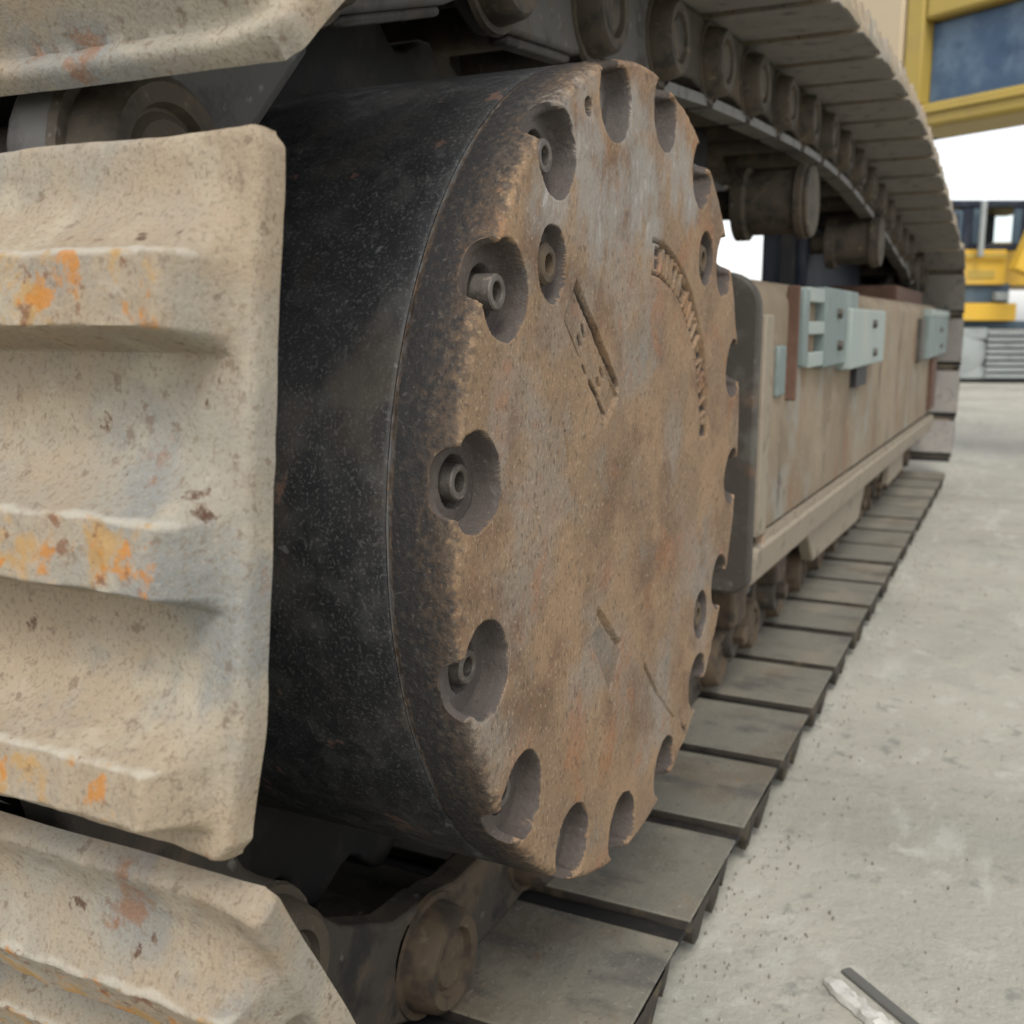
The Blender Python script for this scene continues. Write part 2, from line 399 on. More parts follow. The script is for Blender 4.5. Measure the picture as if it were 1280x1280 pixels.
def inner_face_mesh(L, wmax=SHW, seed=0):
    """the inner, flat side of a shoe: plate with a turned lip and bolt pads"""
    mb = MB()
    e = .003 if L < .4 else .030
    mb.box(-L/2+e, L/2-e, e, wmax-e, -.0015, .004)
    return mb

def place_shoe(me, c, phi, name='track_shoe', label=None, y0=YE):
    """c: centre of the inner face (layout x,z), phi: direction of travel angle in x-z"""
    # local x -> (cos phi, 0, sin phi); local z -> outward = (-sin phi,0,cos phi)
    o = put(name, me, exc, (c[0], y0, c[1]), (0, -phi, 0), label=label)
    return o

# shoe frames on the loop: list of (x, z, phi) with phi = direction of increasing s
WR = 0.800
def wrap_frame(deg, R=WR):       # deg above horizontal on the rear side
    a = D2R(deg)
    return (CX-R*math.cos(a), CZ+R*math.sin(a), math.pi/2-a)   # s=(sin a, cos a)
frames = []
near = [(-63, 0), (-29.3, 1), (6.3, 2), (44.0, 3)]
hi_mid = shoe_mesh('track_shoe_mid', .498, 150, 260, 3.1)
hi_low = shoe_mesh('track_shoe_low', .464, 130, 220, 8.7)
hi_up = shoe_mesh('track_shoe_up', .464, 130, 200, 14.9)
std = shoe_mesh('track_shoe', .322, 16, 60, 21.0, taper=.008)
std_b = shoe_mesh('track_shoe_b', .322, 16, 60, 41.0, taper=.008)
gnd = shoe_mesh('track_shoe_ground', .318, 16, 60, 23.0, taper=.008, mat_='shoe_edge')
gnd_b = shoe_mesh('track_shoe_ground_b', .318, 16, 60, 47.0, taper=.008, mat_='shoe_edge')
std_long = shoe_mesh('track_shoe_long', .384, 12, 30, 61.0)
IN = {}
for L in (.464, .362):
    IN[L] = mesh_of(inner_face_mesh(.464 if L > .4 else .318), 'shoe_inner_face', 'shoe_inner')
IN[.464].materials.clear(); IN[.464].materials.append(MATS['dark_steel'])
IN['dark'] = mesh_of(inner_face_mesh(.322), 'shoe_inner_face_dark', 'shoe_under')
_l = MB(); _l.box(.145, .222, .010, SHW-.012, .017, .026); LIPM = mesh_of(_l, 'overlap_lip', 'grease_black')
def shoe_with_inner(me, fr, L, label=None, dark=False):
    o = place_shoe(me, (fr[0], fr[1]), fr[2], label=label, y0=YE+(.018 if L > .4 else 0))
    if L < .4: put('overlap_lip', LIPM, o, (0, 0, 0), local=True, bevel=.002)
    i = put('inner_plate', IN['dark' if dark else L], o, (0, 0, 0), local=True, bevel=.003)
    return o
for deg, kk in near:
    f = wrap_frame(deg); frames.append(f)
    shoe_with_inner({1: hi_low, 2: hi_mid, 3: hi_up}.get(kk, hi_low), f, .464,
                    {2: 'dusty shoe standing upright, ochre wear on its grousers', 3: 'pale dusty shoe at the top left', 1: 'tilted dusty shoe at the bottom left'}.get(kk))
f = wrap_frame(73.5); frames.append(f); shoe_with_inner(std, (f[0], f[1], f[2]), .362)
# top run over the carrier rollers, then round the front idler
IX, IZ, IR = 7.72, -0.26, 0.74
ctrl = [(1.45, .605), (2.0, .655), (2.57, .705), (3.2, .74), (3.87, .765), (4.4, .765), (4.9, .745), (5.77, .674), (6.6, .58), (7.3, .50)]
path = []
for i in range(len(ctrl)-1):
    p0 = ctrl[max(i-1, 0)]; p1 = ctrl[i]; p2 = ctrl[i+1]; p3 = ctrl[min(i+2, len(ctrl)-1)]
    for k in range(20):
        t = k/20
        path.append(tuple(0.5*((2*p1[j])+(-p0[j]+p2[j])*t+(2*p0[j]-5*p1[j]+4*p2[j]-p3[j])*t*t+(-p0[j]+3*p1[j]-3*p2[j]+p3[j])*t**3) for j in (0, 1)))
a0 = 112
for k in range(100):
    a = D2R(a0-(a0+88)*k/99.0); path.append((IX+IR*math.cos(a), IZ+IR*math.sin(a)))
path = np.array(path)
seg = np.hypot(*np.diff(path, axis=0).T); cum = np.concatenate([[0], np.cumsum(seg)])
def at_len(q):
    return np.array([np.interp(q, cum, path[:, 0]), np.interp(q, cum, path[:, 1])])
q = 0.16; n = 0
while q+.19 < cum[-1]:
    a = at_len(q-.19); b = at_len(q+.19) if q+.19 < cum[-1] else at_len(cum[-1])
    m = at_len(q); phi = math.atan2(b[1]-a[1], b[0]-a[0])
    frames.append((m[0], m[1], phi)); n += 1
    shoe_with_inner(std_long if m[0] > 6.9 else std if n % 2 else std_b, frames[-1], .362, dark=True)
    q += .378
# bottom run
xb = 1.375
while xb < 7.75:
    fr = (xb, -1.0, math.pi); frames.append(fr); n += 1
    fj = (xb, -1.0+random.uniform(-.003, .003), math.pi+.010+random.uniform(-.006, .006))
    shoe_with_inner(gnd if n % 2 else gnd_b, fj, .362)
    xb += .378

# ---- chain links (near and far strand)
def link_outline(rb=.092, half=.189):
    pts = []
    for k in range(9):       # big boss end, rail side is -z
        a = math.pi*(.5+k/8*.55); pts.append((-half+rb*math.cos(a), rb*math.sin(a)))
    pts += [(-half+.03, -.086), (-half+.085, -.060), (-half+.12, -.048), (half-.12, -.048), (half-.07, -.062)]
    for k in range(7):
        a = -math.pi*.35+k/6*math.pi*.75; pts.append((half+rb*.8*math.cos(a), rb*.8*math.sin(a)))
    pts += [(.10, .098), (-.10, .098)]
    return pts[::-1]
lk = MB()
o_ = link_outline()
lk.prism(o_[::-1], 0.0, 0.055)
linkm = mesh_of(lk, 'chain_link', 'chain_grime')
lk2 = MB()
lk2.prism([(p[0], max(p[1], -.079)) if abs(p[0]) > .15 else (p[0], p[1] if p[1] > 0 else -.079) for p in o_[::-1]], 0.0, 0.055)
lk2.box(-.120, .120, .012, .050, -.092, -.078)
linkw = mesh_of(lk2, 'chain_link_worn', 'chain_grey')
pb = MB()
pb.lathe([(.046, -.034), (.050, -.044), (.066, -.046), (.074, -.038), (.080, -.004), (.090, -.004), (.093, 0.004)], -.189, 0, 28)
pb.lathe([(.0, -.038), (.036, -.040), (.043, -.034), (.043, -.0)], -.189, 0, 28)
pinm = mesh_of(pb, 'track_pin', 'pin_brown'); pind = mesh_of(pb, 'track_pin_dark', 'pin_dark')
rl = MB(); rl.box(-.170, .150, -.004, .058, -.098, -.074)
railm = mesh_of(rl, 'rail', 'chain_rail'); raild = None
bush = MB(); bush.lathe([(.045, 0), (.045, .40)], -.189, 0, 18); bushm = mesh_of(bush, 'bushing', 'chain_grime')
for (x, z, phi) in frames:
    nx, nz = -math.sin(phi), math.cos(phi)
    c = (x-nx*.105, z-nz*.105)
    for yy, far in ((.725, False), (1.165, True)):
        o = put('chain_link', linkw if (x < 2.0 and z > .1) else linkm, exc, (c[0], yy, c[1]), (0, -phi, 0), bevel=0 if far else .008)
        if not far:
            put('track_pin', pinm if z < -.9 else pind, o, (0, 0, 0), local=True)
            if x > 1.9: put('rail', railm, o, (0, 0, 0), local=True)
            put('bushing', bushm, o, (0, .04, 0), local=True)

# ---- sprocket
sp = MB(); pts = []
nt = 22
for k in range(nt*8):
    a = 2*math.pi*k/(nt*8); ph = (k % 8)/8
    r = .625+.055*(0.5-0.5*math.cos(2*math.pi*ph))
    pts.append((CX+r*math.cos(a), CZ+r*math.sin(a)))
sp.prism(pts, .90, .99)
put('sprocket', mesh_of(sp, 'sprocket', 'grease_black'), exc, bevel=.006)
exc_fix = exc.children[-1]

# ---- final drive housing (drum) and cover plate
RC, YF, YS = .532, .460, .535
dr = MB()
prof = [(.500, -.002), (.5300, -.002), (.5312, .000), (.5318, .003)]+[(.5315, .02+.045*k) for k in range(9)]+[(.527, .41), (.50, .44), (.50, .90)]
dr.lathe(prof, CX, CZ, 256, YS+.004)
drum = put('final_drive_housing', mesh_of(dr, 'final_drive_housing', 'drum_black'), exc, (0, 0, 0))

def cover():
    nA = 1700
    rr = np.concatenate([np.linspace(.00002, .40, 150), np.linspace(.402, .522, 92)])
    P = [(r, 0.0) for r in rr]+[(.5245, .0008), (.5265, .0020), (.5285, .0038), (.5300, .0060), (.5311, .0085), (.5317, .0108), (.532, .0125)]
    P += [(.532, y) for y in np.arange(.0145, .0712, .0025)]+[(.5312, .0722), (.5300, .0730), (.5292, .0740), (.5290, .0765)]
    P = np.array(P); nR = len(P)
    th = np.linspace(0, 2*np.pi, nA, endpoint=False)
    T, R0 = np.meshgrid(th, P[:, 0]); _, Y0 = np.meshgrid(th, P[:, 1])
    X = R0*np.cos(T); Z = R0*np.sin(T)
    dep = np.zeros_like(X); pocket = np.zeros_like(X); patch = np.zeros_like(X)
    isface = Y0 < .0003
    def P2(ang, r): a = D2R(180-ang); return r*math.cos(a), r*math.sin(a)
    step = 22.5
    for k in range(16):
        ang = 7+k*step
        cx, cz = P2(ang, .490); j = vn(k*3.7+.4, 2.1)*.010
        dx, dz = X-cx, Z-cz
        aa = np.arctan2(dz, dx)
        rad = .0495+j*.5+.004*vn(aa*1.6+k*5, k*2.2)+.0016*vn(aa*6+k*5, k*1.2)
        sd_ = np.hypot(dx, dz*1.02)-rad
        dd = (1-sst(-.0016, .0022, sd_))*(.029+j*.3)
        fl = fbm(X*40+k, Z*40, 3)*.0014
        tang = np.abs(-dx*math.sin(D2R(180-ang))+dz*math.cos(D2R(180-ang)))
        side = (.029+j*.3)*np.sqrt(np.clip(1-(tang/.034)**4, 0, 1))*(np.hypot(dx, dz) < .07)
        dd = dd*(1-sst(.516, .5235, R0))+side*sst(.516, .5235, R0)
        dep = np.maximum(dep, dd+np.where((sd_ < -.004) & (R0 < .50), fl, 0))
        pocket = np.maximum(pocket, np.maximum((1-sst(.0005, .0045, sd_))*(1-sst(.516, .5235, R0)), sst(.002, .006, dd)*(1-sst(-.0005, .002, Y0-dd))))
        bx, bz = P2(ang, .487)
        sb = np.hypot(X-bx, Z-bz)-.0265
        dep = np.where(isface, np.maximum(dep, (1-sst(-.0012, .0018, sb))*.066), dep)
    for ang in (41, 132, 221):
        cx, cz = P2(ang, .414)
        aa = np.arctan2(Z-cz, X-cx)
        sd_ = np.hypot((X-cx), (Z-cz)*.92)-.036-.002*vn(aa*2+ang, 3)
        dep = np.maximum(dep, (1-sst(-.0016, .0022, sd_))*.020)
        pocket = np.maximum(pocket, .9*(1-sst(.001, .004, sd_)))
    for ang, r, rad in ((64, .497, .0095), (242, .509, .007), (193, .40, .004)):
        cx, cz = P2(ang, r); sd_ = np.hypot(X-cx, Z-cz)-rad
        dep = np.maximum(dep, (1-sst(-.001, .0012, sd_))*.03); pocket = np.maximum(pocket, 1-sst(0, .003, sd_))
    # capsule-shaped gouges and slots: (x0,z0,x1,z1,width,depth)
    def cap(x0, z0, x1, z1, w, d):
        vx, vz = x1-x0, z1-z0; L2 = vx*vx+vz*vz+1e-12
        t = np.clip(((X-x0)*vx+(Z-z0)*vz)/L2, 0, 1)
        s_ = np.hypot(X-x0-t*vx, Z-z0-t*vz)-w
        return (1-sst(-.0009, .0012, s_))*d
    def poly(pts):
        pts = [np.array(p) for p in pts]; s_ = -np.ones_like(X)*9
        ar = sum(pts[i][0]*pts[(i+1) % len(pts)][1]-pts[(i+1) % len(pts)][0]*pts[i][1] for i in range(len(pts)))
        sg = 1 if ar > 0 else -1
        for i in range(len(pts)):
            a, b = pts[i], pts[(i+1) % len(pts)]; e = (b-a)/np.hypot(*(b-a)); nrm = np.array([e[1], -e[0]])*sg
            s_ = np.maximum(s_, (X-a[0])*nrm[0]+(Z-a[1])*nrm[1])
        return s_
    extra = np.zeros_like(X)
    # slanted maker's stamp: a shallow slot with dark strokes; the long right one paints its wall's shadow
    A, B, Cc, Dd = (-.244, .258), (-.280, .214), (-.152, .082), (-.106, .118)
    s_ = poly([A, B, Cc, Dd]); m_ = 1-sst(-.003, .001, s_); extra = np.maximum(extra, m_*.0045); patch = np.maximum(patch, .7*(1-sst(-.004, .006, s_)))
    px = lambda u, v: loc_face(540+u*.1875, 280+v*.1875)
    for (u0, v0, u1, v1, w, d) in ((972, 412, 1100, 720, .0032, .010), (1100, 720, 1235, 1085, .0042, .012), (897, 640, 940, 740, .0028, .009), (950, 765, 993, 882, .0032, .010),
                                   (1032, 958, 1045, 1002, .0026, .008), (1075, 1062, 1125, 1160, .0032, .010), (1132, 1188, 1165, 1272, .003, .009),
                                   (1030, 690, 1040, 745, .0030, .009), (1004, 758, 1014, 812, .0032, .009), (1148, 975, 1160, 1018, .003, .009), (1127, 1042, 1135, 1082, .003, .009)):
        a = px(u0, v0); b = px(u1, v1); c_ = cap(a[0], a[1], b[0], b[1], w*1.15, d*1.3); extra = np.maximum(extra, c_); pocket = np.maximum(pocket, c_/(d*1.3))
    # raised arc of worn characters in a recessed band
    ax, az = .012, .012
    ra = np.hypot(X-ax, Z-az); ta = np.degrees(np.arctan2(Z-az, X-ax))
    s_ = np.maximum(np.abs(ra-.285)-.024, np.maximum(ta-89, 3-ta)*.005)
    band = 1-sst(-.003, .001, s_); bd = band*.012
    g0 = np.zeros_like(X); rs = np.random.RandomState(5)
    for q_ in range(13):
        tc = 85-q_*6.35
        kind = q_ % 4; ww = 1.9
        def stroke(ta_, ra_, tb_, rb_):
            t0, t1 = D2R(tc+ta_*ww), D2R(tc+tb_*ww); r0, r1 = .285+ra_*.0165, .285+rb_*.0165
            return cap(ax+r0*math.cos(t0), az+r0*math.sin(t0), ax+r1*math.cos(t1), az+r1*math.sin(t1), .0030, 1.0)
        segs = {0: [(1, -1, 1, 1), (1, 1, -1, 1), (1, 0, -.6, 0), (1, -1, -1, -1)], 1: [(1, -1, 0, 1), (0, 1, -1, -1)],
                2: [(1, -1, 1, 1), (1, 1, -1, -1), (-1, -1, -1, 1)], 3: [(0, -1, 0, 1), (1, 1, -1, 1)]}[kind]
        for sg_ in segs: g0 = np.maximum(g0, stroke(*sg_))
    extra = np.maximum(extra, bd*(1-.9*g0)); patch = np.maximum(patch, band*.55); arcp = band*(1-g0)
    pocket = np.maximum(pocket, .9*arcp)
    # grey diamond patch, gouge, long scratches
    s_ = poly([loc_face(737, 800), loc_face(762, 866), loc_face(778, 812), loc_face(752, 778)])
    m_ = 1-sst(-.004, .003, s_); extra = np.maximum(extra, m_*.0016); patch = np.maximum(patch, m_)
    for (pa, pb_, w, d) in (((748, 765), (774, 806), .0042, .009), ((803, 790), (806, 832), .0016, .003), ((806, 832), (822, 868), .0030, .006), ((822, 868), (842, 898), .0018, .003),
                            ((704, 530), (711, 578), .0012, .003), ((669, 620), (673, 645), .0018, .004), ((852, 905), (857, 915), .003, .006),
                            ((690, 700), (699, 742), .0011, .002), ((640, 700), (646, 735), .001, .002)):
        a = loc_face(*pa); b = loc_face(*pb_); extra = np.maximum(extra, cap(a[0], a[1], b[0], b[1], w, d))
    # raised round pad seen in the middle right
    Yn = Y0.copy()
    Yn = np.where(isface, np.maximum(dep, extra), np.maximum(Yn, dep))
    # surface unevenness, chipped rim
    sm = .0016*fbm(X*9, Z*9, 3)+.0005*fbm(X*60, Z*60, 3)
    Yn = Yn+np.where(isface, sm*(1-pocket), 0)
    chip = np.clip(fbm(T*7, Y0*20, 4)-.18, 0, 1)*.006*sst(.500, .524, R0)*(1-sst(.010, .02, Y0))
    Yn = Yn+chip
    Rn = R0+np.where(Y0 > .0003, .0008*fbm(T*30, Y0*90, 3)-chip*.4, 0)
    X = Rn*np.cos(T); Z = Rn*np.sin(T)
    rim = sst(.50, .53, R0)*.24+sst(.0, .010, Y0)*.26+sst(.008, .06, Y0)*.40
    lefty = np.clip(-X/.53, -1, 1)       # dark paint survives further in on the rear side
    rim = rim+sst(.49, .53, R0)*.14*np.clip(lefty, -.6, 1)
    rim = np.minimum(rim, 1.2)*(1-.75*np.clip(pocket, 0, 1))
    # pale scuffing on the upper part
    sc = np.zeros_like(X)
    for (p_, r_) in (((800, 230), .07), ((850, 215), .05), ((862, 250), .04), ((690, 250), .045), ((815, 290), .035), ((735, 175), .05), ((790, 150), .04), ((750, 260), .06), ((700, 140), .03)):
        a = loc_face(*p_); sc = np.maximum(sc, .8*np.exp(-(((X-a[0])/(r_*1.7))**2+((Z-a[1])/(r_*1.5))**2)))
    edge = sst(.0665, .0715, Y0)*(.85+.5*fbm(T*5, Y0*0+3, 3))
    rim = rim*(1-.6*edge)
    V = np.stack([CX+X, YF+Yn, CZ+Z], -1).reshape(-1, 3)
    # direction: outward normal must face -y
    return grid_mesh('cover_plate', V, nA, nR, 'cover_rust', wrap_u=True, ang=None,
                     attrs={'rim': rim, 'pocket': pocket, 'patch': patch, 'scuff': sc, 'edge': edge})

_fh = Vector((math.cos(YAW), math.sin(YAW), 0)); _rt = Vector((math.sin(YAW), -math.cos(YAW), 0))
_fw = _fh*math.cos(PITCH)-Vector((0, 0, math.sin(PITCH))); _up = Vector((0, 0, math.cos(PITCH)))+_fh*math.sin(PITCH)
def ray(px, py): return _fw*FPX+_rt*(px-640)-_up*(py-640)
def on_y(px, py, y): d = ray(px, py); return d*(y/d.y)
def at(px, py, dist): d = ray(px, py); return d*(dist/d.dot(_fh))     # dist: horizontal depth
def loc_face(px, py): p = on_y(px, py, YF); return (p.x-CX, p.z-CZ)

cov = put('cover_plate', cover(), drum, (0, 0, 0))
# centre cap closes the polar grid
bolt = MB()
bolt.lathe([(.0, .024), (.0098, .024), (.0102, .001), (.0115, -.0), (.0165, .0), (.0180, .0018), (.0180, .060)], 0, 0, 28)
boltm = mesh_of(bolt, 'socket_bolt', 'bolt_steel', 30)
ring = MB()
ring.lathe([(.0, .020), (.0102, .020), (.0108, .001), (.0125, 0), (.0190, .001), (.0225, .005), (.0225, .03)], 0, 0, 28)
ringm = mesh_of(ring, 'threaded_plug', 'pin_brown', 30)
for k in range(16):
    a = D2R(180-(7+22.5*k))
    tip = {0: .021, 1: .010, 2: .015, 15: .021}.get(k, .024)
    put('socket_bolt', boltm, drum, (CX+.487*math.cos(a), YF+tip, CZ+.487*math.sin(a)))
for ang in (41, 132, 221):
    a = D2R(180-ang)
    put('threaded_plug', ringm, drum, (CX+.414*math.cos(a), YF+.004, CZ+.414*math.sin(a)))

mb = MB(); mb.lathe([(.3, -.02), (.60, 0), (.62, .02), (.62, .30), (.55, .36), (.40, .38), (.0, .38)], CX, CZ, 64, 1.26)
put('travel_motor_cover', mesh_of(mb, 'travel_motor_cover', 'dark_steel'), drum)
# ---- track frame
def frame():
    X0, X1 = 2.52, 7.9
    mb = MB()
    # cross section in y-z, lofted along x with the bottom dropping towards the front
    def sec(x, zt, zb):
        pts = []
        yo, yi = .578, 1.30
        for k in range(7):
            a = math.pi/2*k/6; pts.append((yo+.07*(1-math.sin(a)), zt-.07*(1-math.cos(a))))   # from top inwards to the side
        pts += [(yo, zb+.10), (yi, zb+.10), (yi, zt)]
        return [(x, p[0], p[1]) for p in pts]
    A = sec(X0, .108, -.62); B = sec(X1, .118, -.70); n = len(A)
    mb.add(A+B, [tuple(range(n-1, -1, -1)), tuple(range(n, 2*n))]+[(i, (i+1) % n, (i+1) % n+n, i+n) for i in range(n)])
    fr = put('track_frame', mesh_of(mb, 'track_frame', 'frame_tan'), exc)
    # lower lip
    mb = MB()
    mb.hexa([(X0, .570, -.642), (X1, .570, -.735), (X1, 1.30, -.735), (X0, 1.30, -.642), (X0, .556, -.545), (X1, .556, -.64), (X1, 1.30, -.58), (X0, 1.30, -.50)])
    put('lower_flange', mesh_of(mb, 'lower_flange', 'frame_lip'), fr, local=False, bevel=.010)
    # dark end plate facing the sprocket
    mb = MB(); pts = []
    for k in range(9):
        a = math.pi/2*k/8; pts.append((.568+.085*(1-math.sin(a)), .118-.085*(1-math.cos(a))))
    pts += [(.568, -.628), (.60, -.655), (1.30, -.655), (1.30, .118)]
    vs = [(X0-.035, y, z) for y, z in pts]+[(X0+.006, y, z) for y, z in pts]; n = len(pts)
    mb.add(vs, [tuple(range(n-1, -1, -1)), tuple(range(n, 2*n))]+[(i, (i+1) % n, (i+1) % n+n, i+n) for i in range(n)])
    put('end_plate', mesh_of(mb, 'end_plate', 'frame_dark'), fr, bevel=.008)
    # pale edge strip just behind the end plate
    mb = MB(); mb.box(X0+.010, X0+.10, .560, .58, -.52, .02)
    put('edge_strip', mesh_of(mb, 'edge_strip', 'frame_lip'), fr, bevel=.006)
    # inner web towards the motor, dark
    mb = MB(); mb.box(2.10, X0-.04, .98, 1.28, -.55, .02)
    put('motor_mount', mesh_of(mb, 'motor_mount', 'dark_steel'), fr, bevel=.02)
    return fr
frm = frame()
def fbox(name, px0, px1, py0, py1, y0, y1, m, bevel=.006, parent=None):
    """box on the frame side spanning y0..y1, its outer face at y0"""
    a = on_y(px0, py1, y0); b = on_y(px1, py0, y0); c = on_y(px0, py0, y0); d = on_y(px1, py1, y0)
    mb = MB(); mb.box(a.x, b.x, y0, y1, (a.z+d.z)/2, (b.z+c.z)/2)
    return put(name, mesh_of(mb, name, m), parent or frm, bevel=bevel)
# step brackets
fbox('bracket_plate', 995, 1001, 356, 500, .550, .585, 'plate_brown')
fbox('bracket_back', 972, 984, 432, 495, .566, .582, 'teal_grey')
fbox('bracket_web', 1003, 1014, 360, 458, .545, .583, 'teal_grey')
fbox('bracket_body', 1030, 1074, 362, 455, .545, .583, 'teal_grey')
fbox('bracket_top', 1012, 1032, 360, 378, .549, .583, 'pale_teal', .003)
fbox('bracket_bar', 1012, 1032, 402, 418, .549, .583, 'pale_teal', .003)
fbox('bracket_bar', 1012, 1032, 440, 458, .549, .583, 'pale_teal', .003)
fbox('bracket_tread', 1062, 1108, 387, 456, .530, .583, 'pale_teal')
fbox('bracket_stub', 1070, 1084, 457, 482, .555, .583, 'dark_steel', .003)
fbox('bracket_web', 1150, 1158, 398, 452, .55, .583, 'frame_dark')
fbox('bracket_tread', 1160, 1186, 396, 444, .535, .583, 'teal_grey')
fbox('bracket_cap', 1164, 1190, 388, 396, .535, .583, 'pale_teal', .003)
fbox('bracket_post', 1163, 1172, 446, 508, .55, .583, 'plate_brown', .003)
def fbolt(px, py, y, par=None):
    p = on_y(px, py, y); mb = MB(); mb.lathe([(.0, -.014), (.015, -.014), (.018, -.010), (.018, 0)], 0, 0, 6)
    put('bracket_bolt', mesh_of(mb, 'bracket_bolt', 'frame_dark'), frm, p)
for q_ in ((1048, 392), (1048, 432), (1092, 405), (1092, 440), (1176, 412), (1176, 432)): fbolt(q_[0], q_[1], .545 if q_[0] < 1060 else (.53 if q_[0] < 1120 else .535))
mb = MB(); nb = 120
for k in range(nb):
    x = 2.60+(7.8-2.60)*k/nb; t = (x-2.52)/(7.9-2.52)
    mb.box(x, x+.040, .566-.004*random.random(), .582, -.546-.093*t-.002, -.530-.093*t+.004*random.random())
put('weld_bead', mesh_of(mb, 'weld_bead', 'frame_lip'), frm, bevel=0)
# long dusty brown shelf on top of the frame
mb = MB(); mb.box(6.1, 7.6, .66, 1.25, .112, .20)
put('frame_shelf', mesh_of(mb, 'frame_shelf', 'plate_brown'), frm, bevel=.01)

# ---- rollers under the frame
def roller(x, parent=exc):
    mb = MB()
    R1 = .105
    mb.lathe([(.03, -.0), (.062, .0), (.066, .01), (.066, .05), (R1+.03, .05), (R1+.03, .085), (R1, .095), (R1, .46), (R1+.03, .47), (R1+.03, .5), (.05, .5), (.05, .55)], 0, 0, 30)
    o = put('track_roller', mesh_of(mb, 'track_roller', 'chain_grime'), parent, (x, .665, -.845))
    mb = MB(); mb.box(-.075, .075, -.01, .055, .03, .17); 
    put('roller_bracket', mesh_of(mb, 'roller_bracket', 'pin_brown'), o, local=True, bevel=.01)
    mb = MB(); mb.lathe([(.0, -.03), (.024, -.03), (.028, -.026), (.028, 0)], 0, 0, 6)
    put('roller_bolt', mesh_of(mb, 'roller_bolt', 'pin_brown'), o, local=True)
for x in (2.78, 3.32, 4.55, 5.15, 5.75, 6.35, 6.95): roller(x)
mb = MB()
pts = [(3.50, -.66), (4.95, -.70), (4.75, -.855), (3.66, -.815)]
mb.prism(pts[::-1], .615, .66)
put('track_guard', mesh_of(mb, 'track_guard', 'frame_lip'), exc, bevel=.008)
mb = MB(); mb.box(5.9, 6.6, .62, .66, -.86, -.70)
put('track_guard', mesh_of(mb, 'track_guard_small', 'frame_lip'), exc, bevel=.008)

# ---- carrier rollers and their brackets on top of the frame
def carrier(x, z, ylen=.19, R=.122):
    mb = MB()
    mb.lathe([(.0, -.012), (.05, -.012), (R*.95, -.0), (R, .008), (R, .03), (R*.86, .04), (R*.86, ylen), (R, ylen+.01), (R, ylen+.05), (.05, ylen+.05), (.05, ylen+.22)], 0, 0, 40)
    o = put('carrier_roller', mesh_of(mb, 'carrier_roller', 'pin_dark'), exc, (x, .70, z))
    mb = MB(); mb.lathe([(.0, -.016), (R*.9, -.016), (R*.96, -.010), (R*.96, -.002)], 0, 0, 40)
    put('end_cap', mesh_of(mb, 'end_cap', 'pin_dark'), o, local=True)
    mb = MB(); mb.box(-.14, .14, ylen+.185, ylen+.26, .105-z, .09)
    put('carrier_bracket', mesh_of(mb, 'carrier_bracket', 'dark_steel'), o, local=True, bevel=.01)
carrier(3.72, .40)
carrier(5.55, .39)
# ---- idler at the far end
mb = MB()
mb.lathe([(.10, -.02), (.14, -.02), (.16, .03), (.50, .05), (.56, .02), (.58, .02), (.59, .06), (.56, .09), (.56, .16), (.58, .20), (.14, .23), (.1, .23)], 0, 0, 56)
put('idler_wheel', mesh_of(mb, 'idler_wheel', 'dark_steel'), exc, (IX, .86, IZ))

# ---- car body between the tracks: dark castings with daylight between
mb = MB()
mb.hexa([(4.3, 1.45, -.35), (8.2, 1.45, -.35), (8.2, 5.2, -.35), (4.3, 5.2, -.35), (4.7, 1.45, .22), (7.9, 1.45, .22), (7.6, 5.2, .22), (5.0, 5.2, .22)])
cb = put('car_body', mesh_of(mb, 'car_body', 'dark_steel'), exc, bevel=.03)
mb = MB(); mb.box(4.6, 8.2, 1.5, 6.2, .93, 1.35)
put('house_floor', mesh_of(mb, 'house_floor', 'dark_steel'), cb, bevel=.03)
mb = MB(); mb.lathe([(1.0, 0), (1.15, 0), (1.15, .72)], 7.0, 0, 40)
o = put('slew_ring', mesh_of(MB().add([(x, z_, y_) for (x, y_, z_) in mb.v], [f[::-1] for f in mb.f]), 'slew_ring', 'dark_steel'), cb, (0, 3.6, .215))
# hoses and castings hanging inside the loop between roller brackets
mb = MB(); mb.box(5.45, 7.3, 1.02, 1.25, .11, .50)
put('inner_web', mesh_of(mb, 'inner_web', 'navy_dark'), cb, bevel=.03)
mb = MB(); mb.box(3.35, 3.55, 1.0, 1.25, .11, .62)
put('inner_web', mesh_of(mb, 'inner_post', 'dark_steel'), cb, bevel=.02)

# ---- upper house: yellow beam frame with a blue recessed panel, swung across the track
HA = YAW+D2R(32)
hx = Vector((-math.cos(HA), -math.sin(HA), 0))          # towards the near, right-hand end
hn = Vector((hx.y, -hx.x, 0))                            # candidate normal
if hn.dot(_fh) > 0: hn = -hn                             # faces the camera
def hplane(px, py, P0):      # point on the vertical plane through P0 with normal hn
    d = ray(px, py); return d*(P0.dot(hn)/d.dot(hn))
P0 = at(1165, 160, 8.2)
def hbox(name, u0, u1, z0, z1, d0, d1, m, parent, bevel=.012, local=False):
    """u along hx from P0, z height, d0..d1 depth behind the face (d0 may be negative = proud)"""
    B = Vector((P0.x, P0.y, 0))
    cs = []
    for z in (z0, z1):
        for (u, d) in ((u0, d0), (u1, d0), (u1, d1), (u0, d1)):
            p = B+hx*u-hn*d; cs.append((p.x, p.y, z))
    return put(name, mesh_of(MB().hexa(cs), name, m), parent, bevel=bevel)
def hu(px, py): p = hplane(px, py, P0); return ((p-P0).dot(hx), p.z)
uB = hu(1165, 160); 
house = hbox('upper_house', hu(1060, 100)[0]-2.5, 3.2, uB[1]+.02, uB[1]+3.4, .22, .62, 'dark_steel', exc, .03)
zb = uB[1]
zl = hu(1165, 125)[1]; zt = hu(1157, 27)[1]
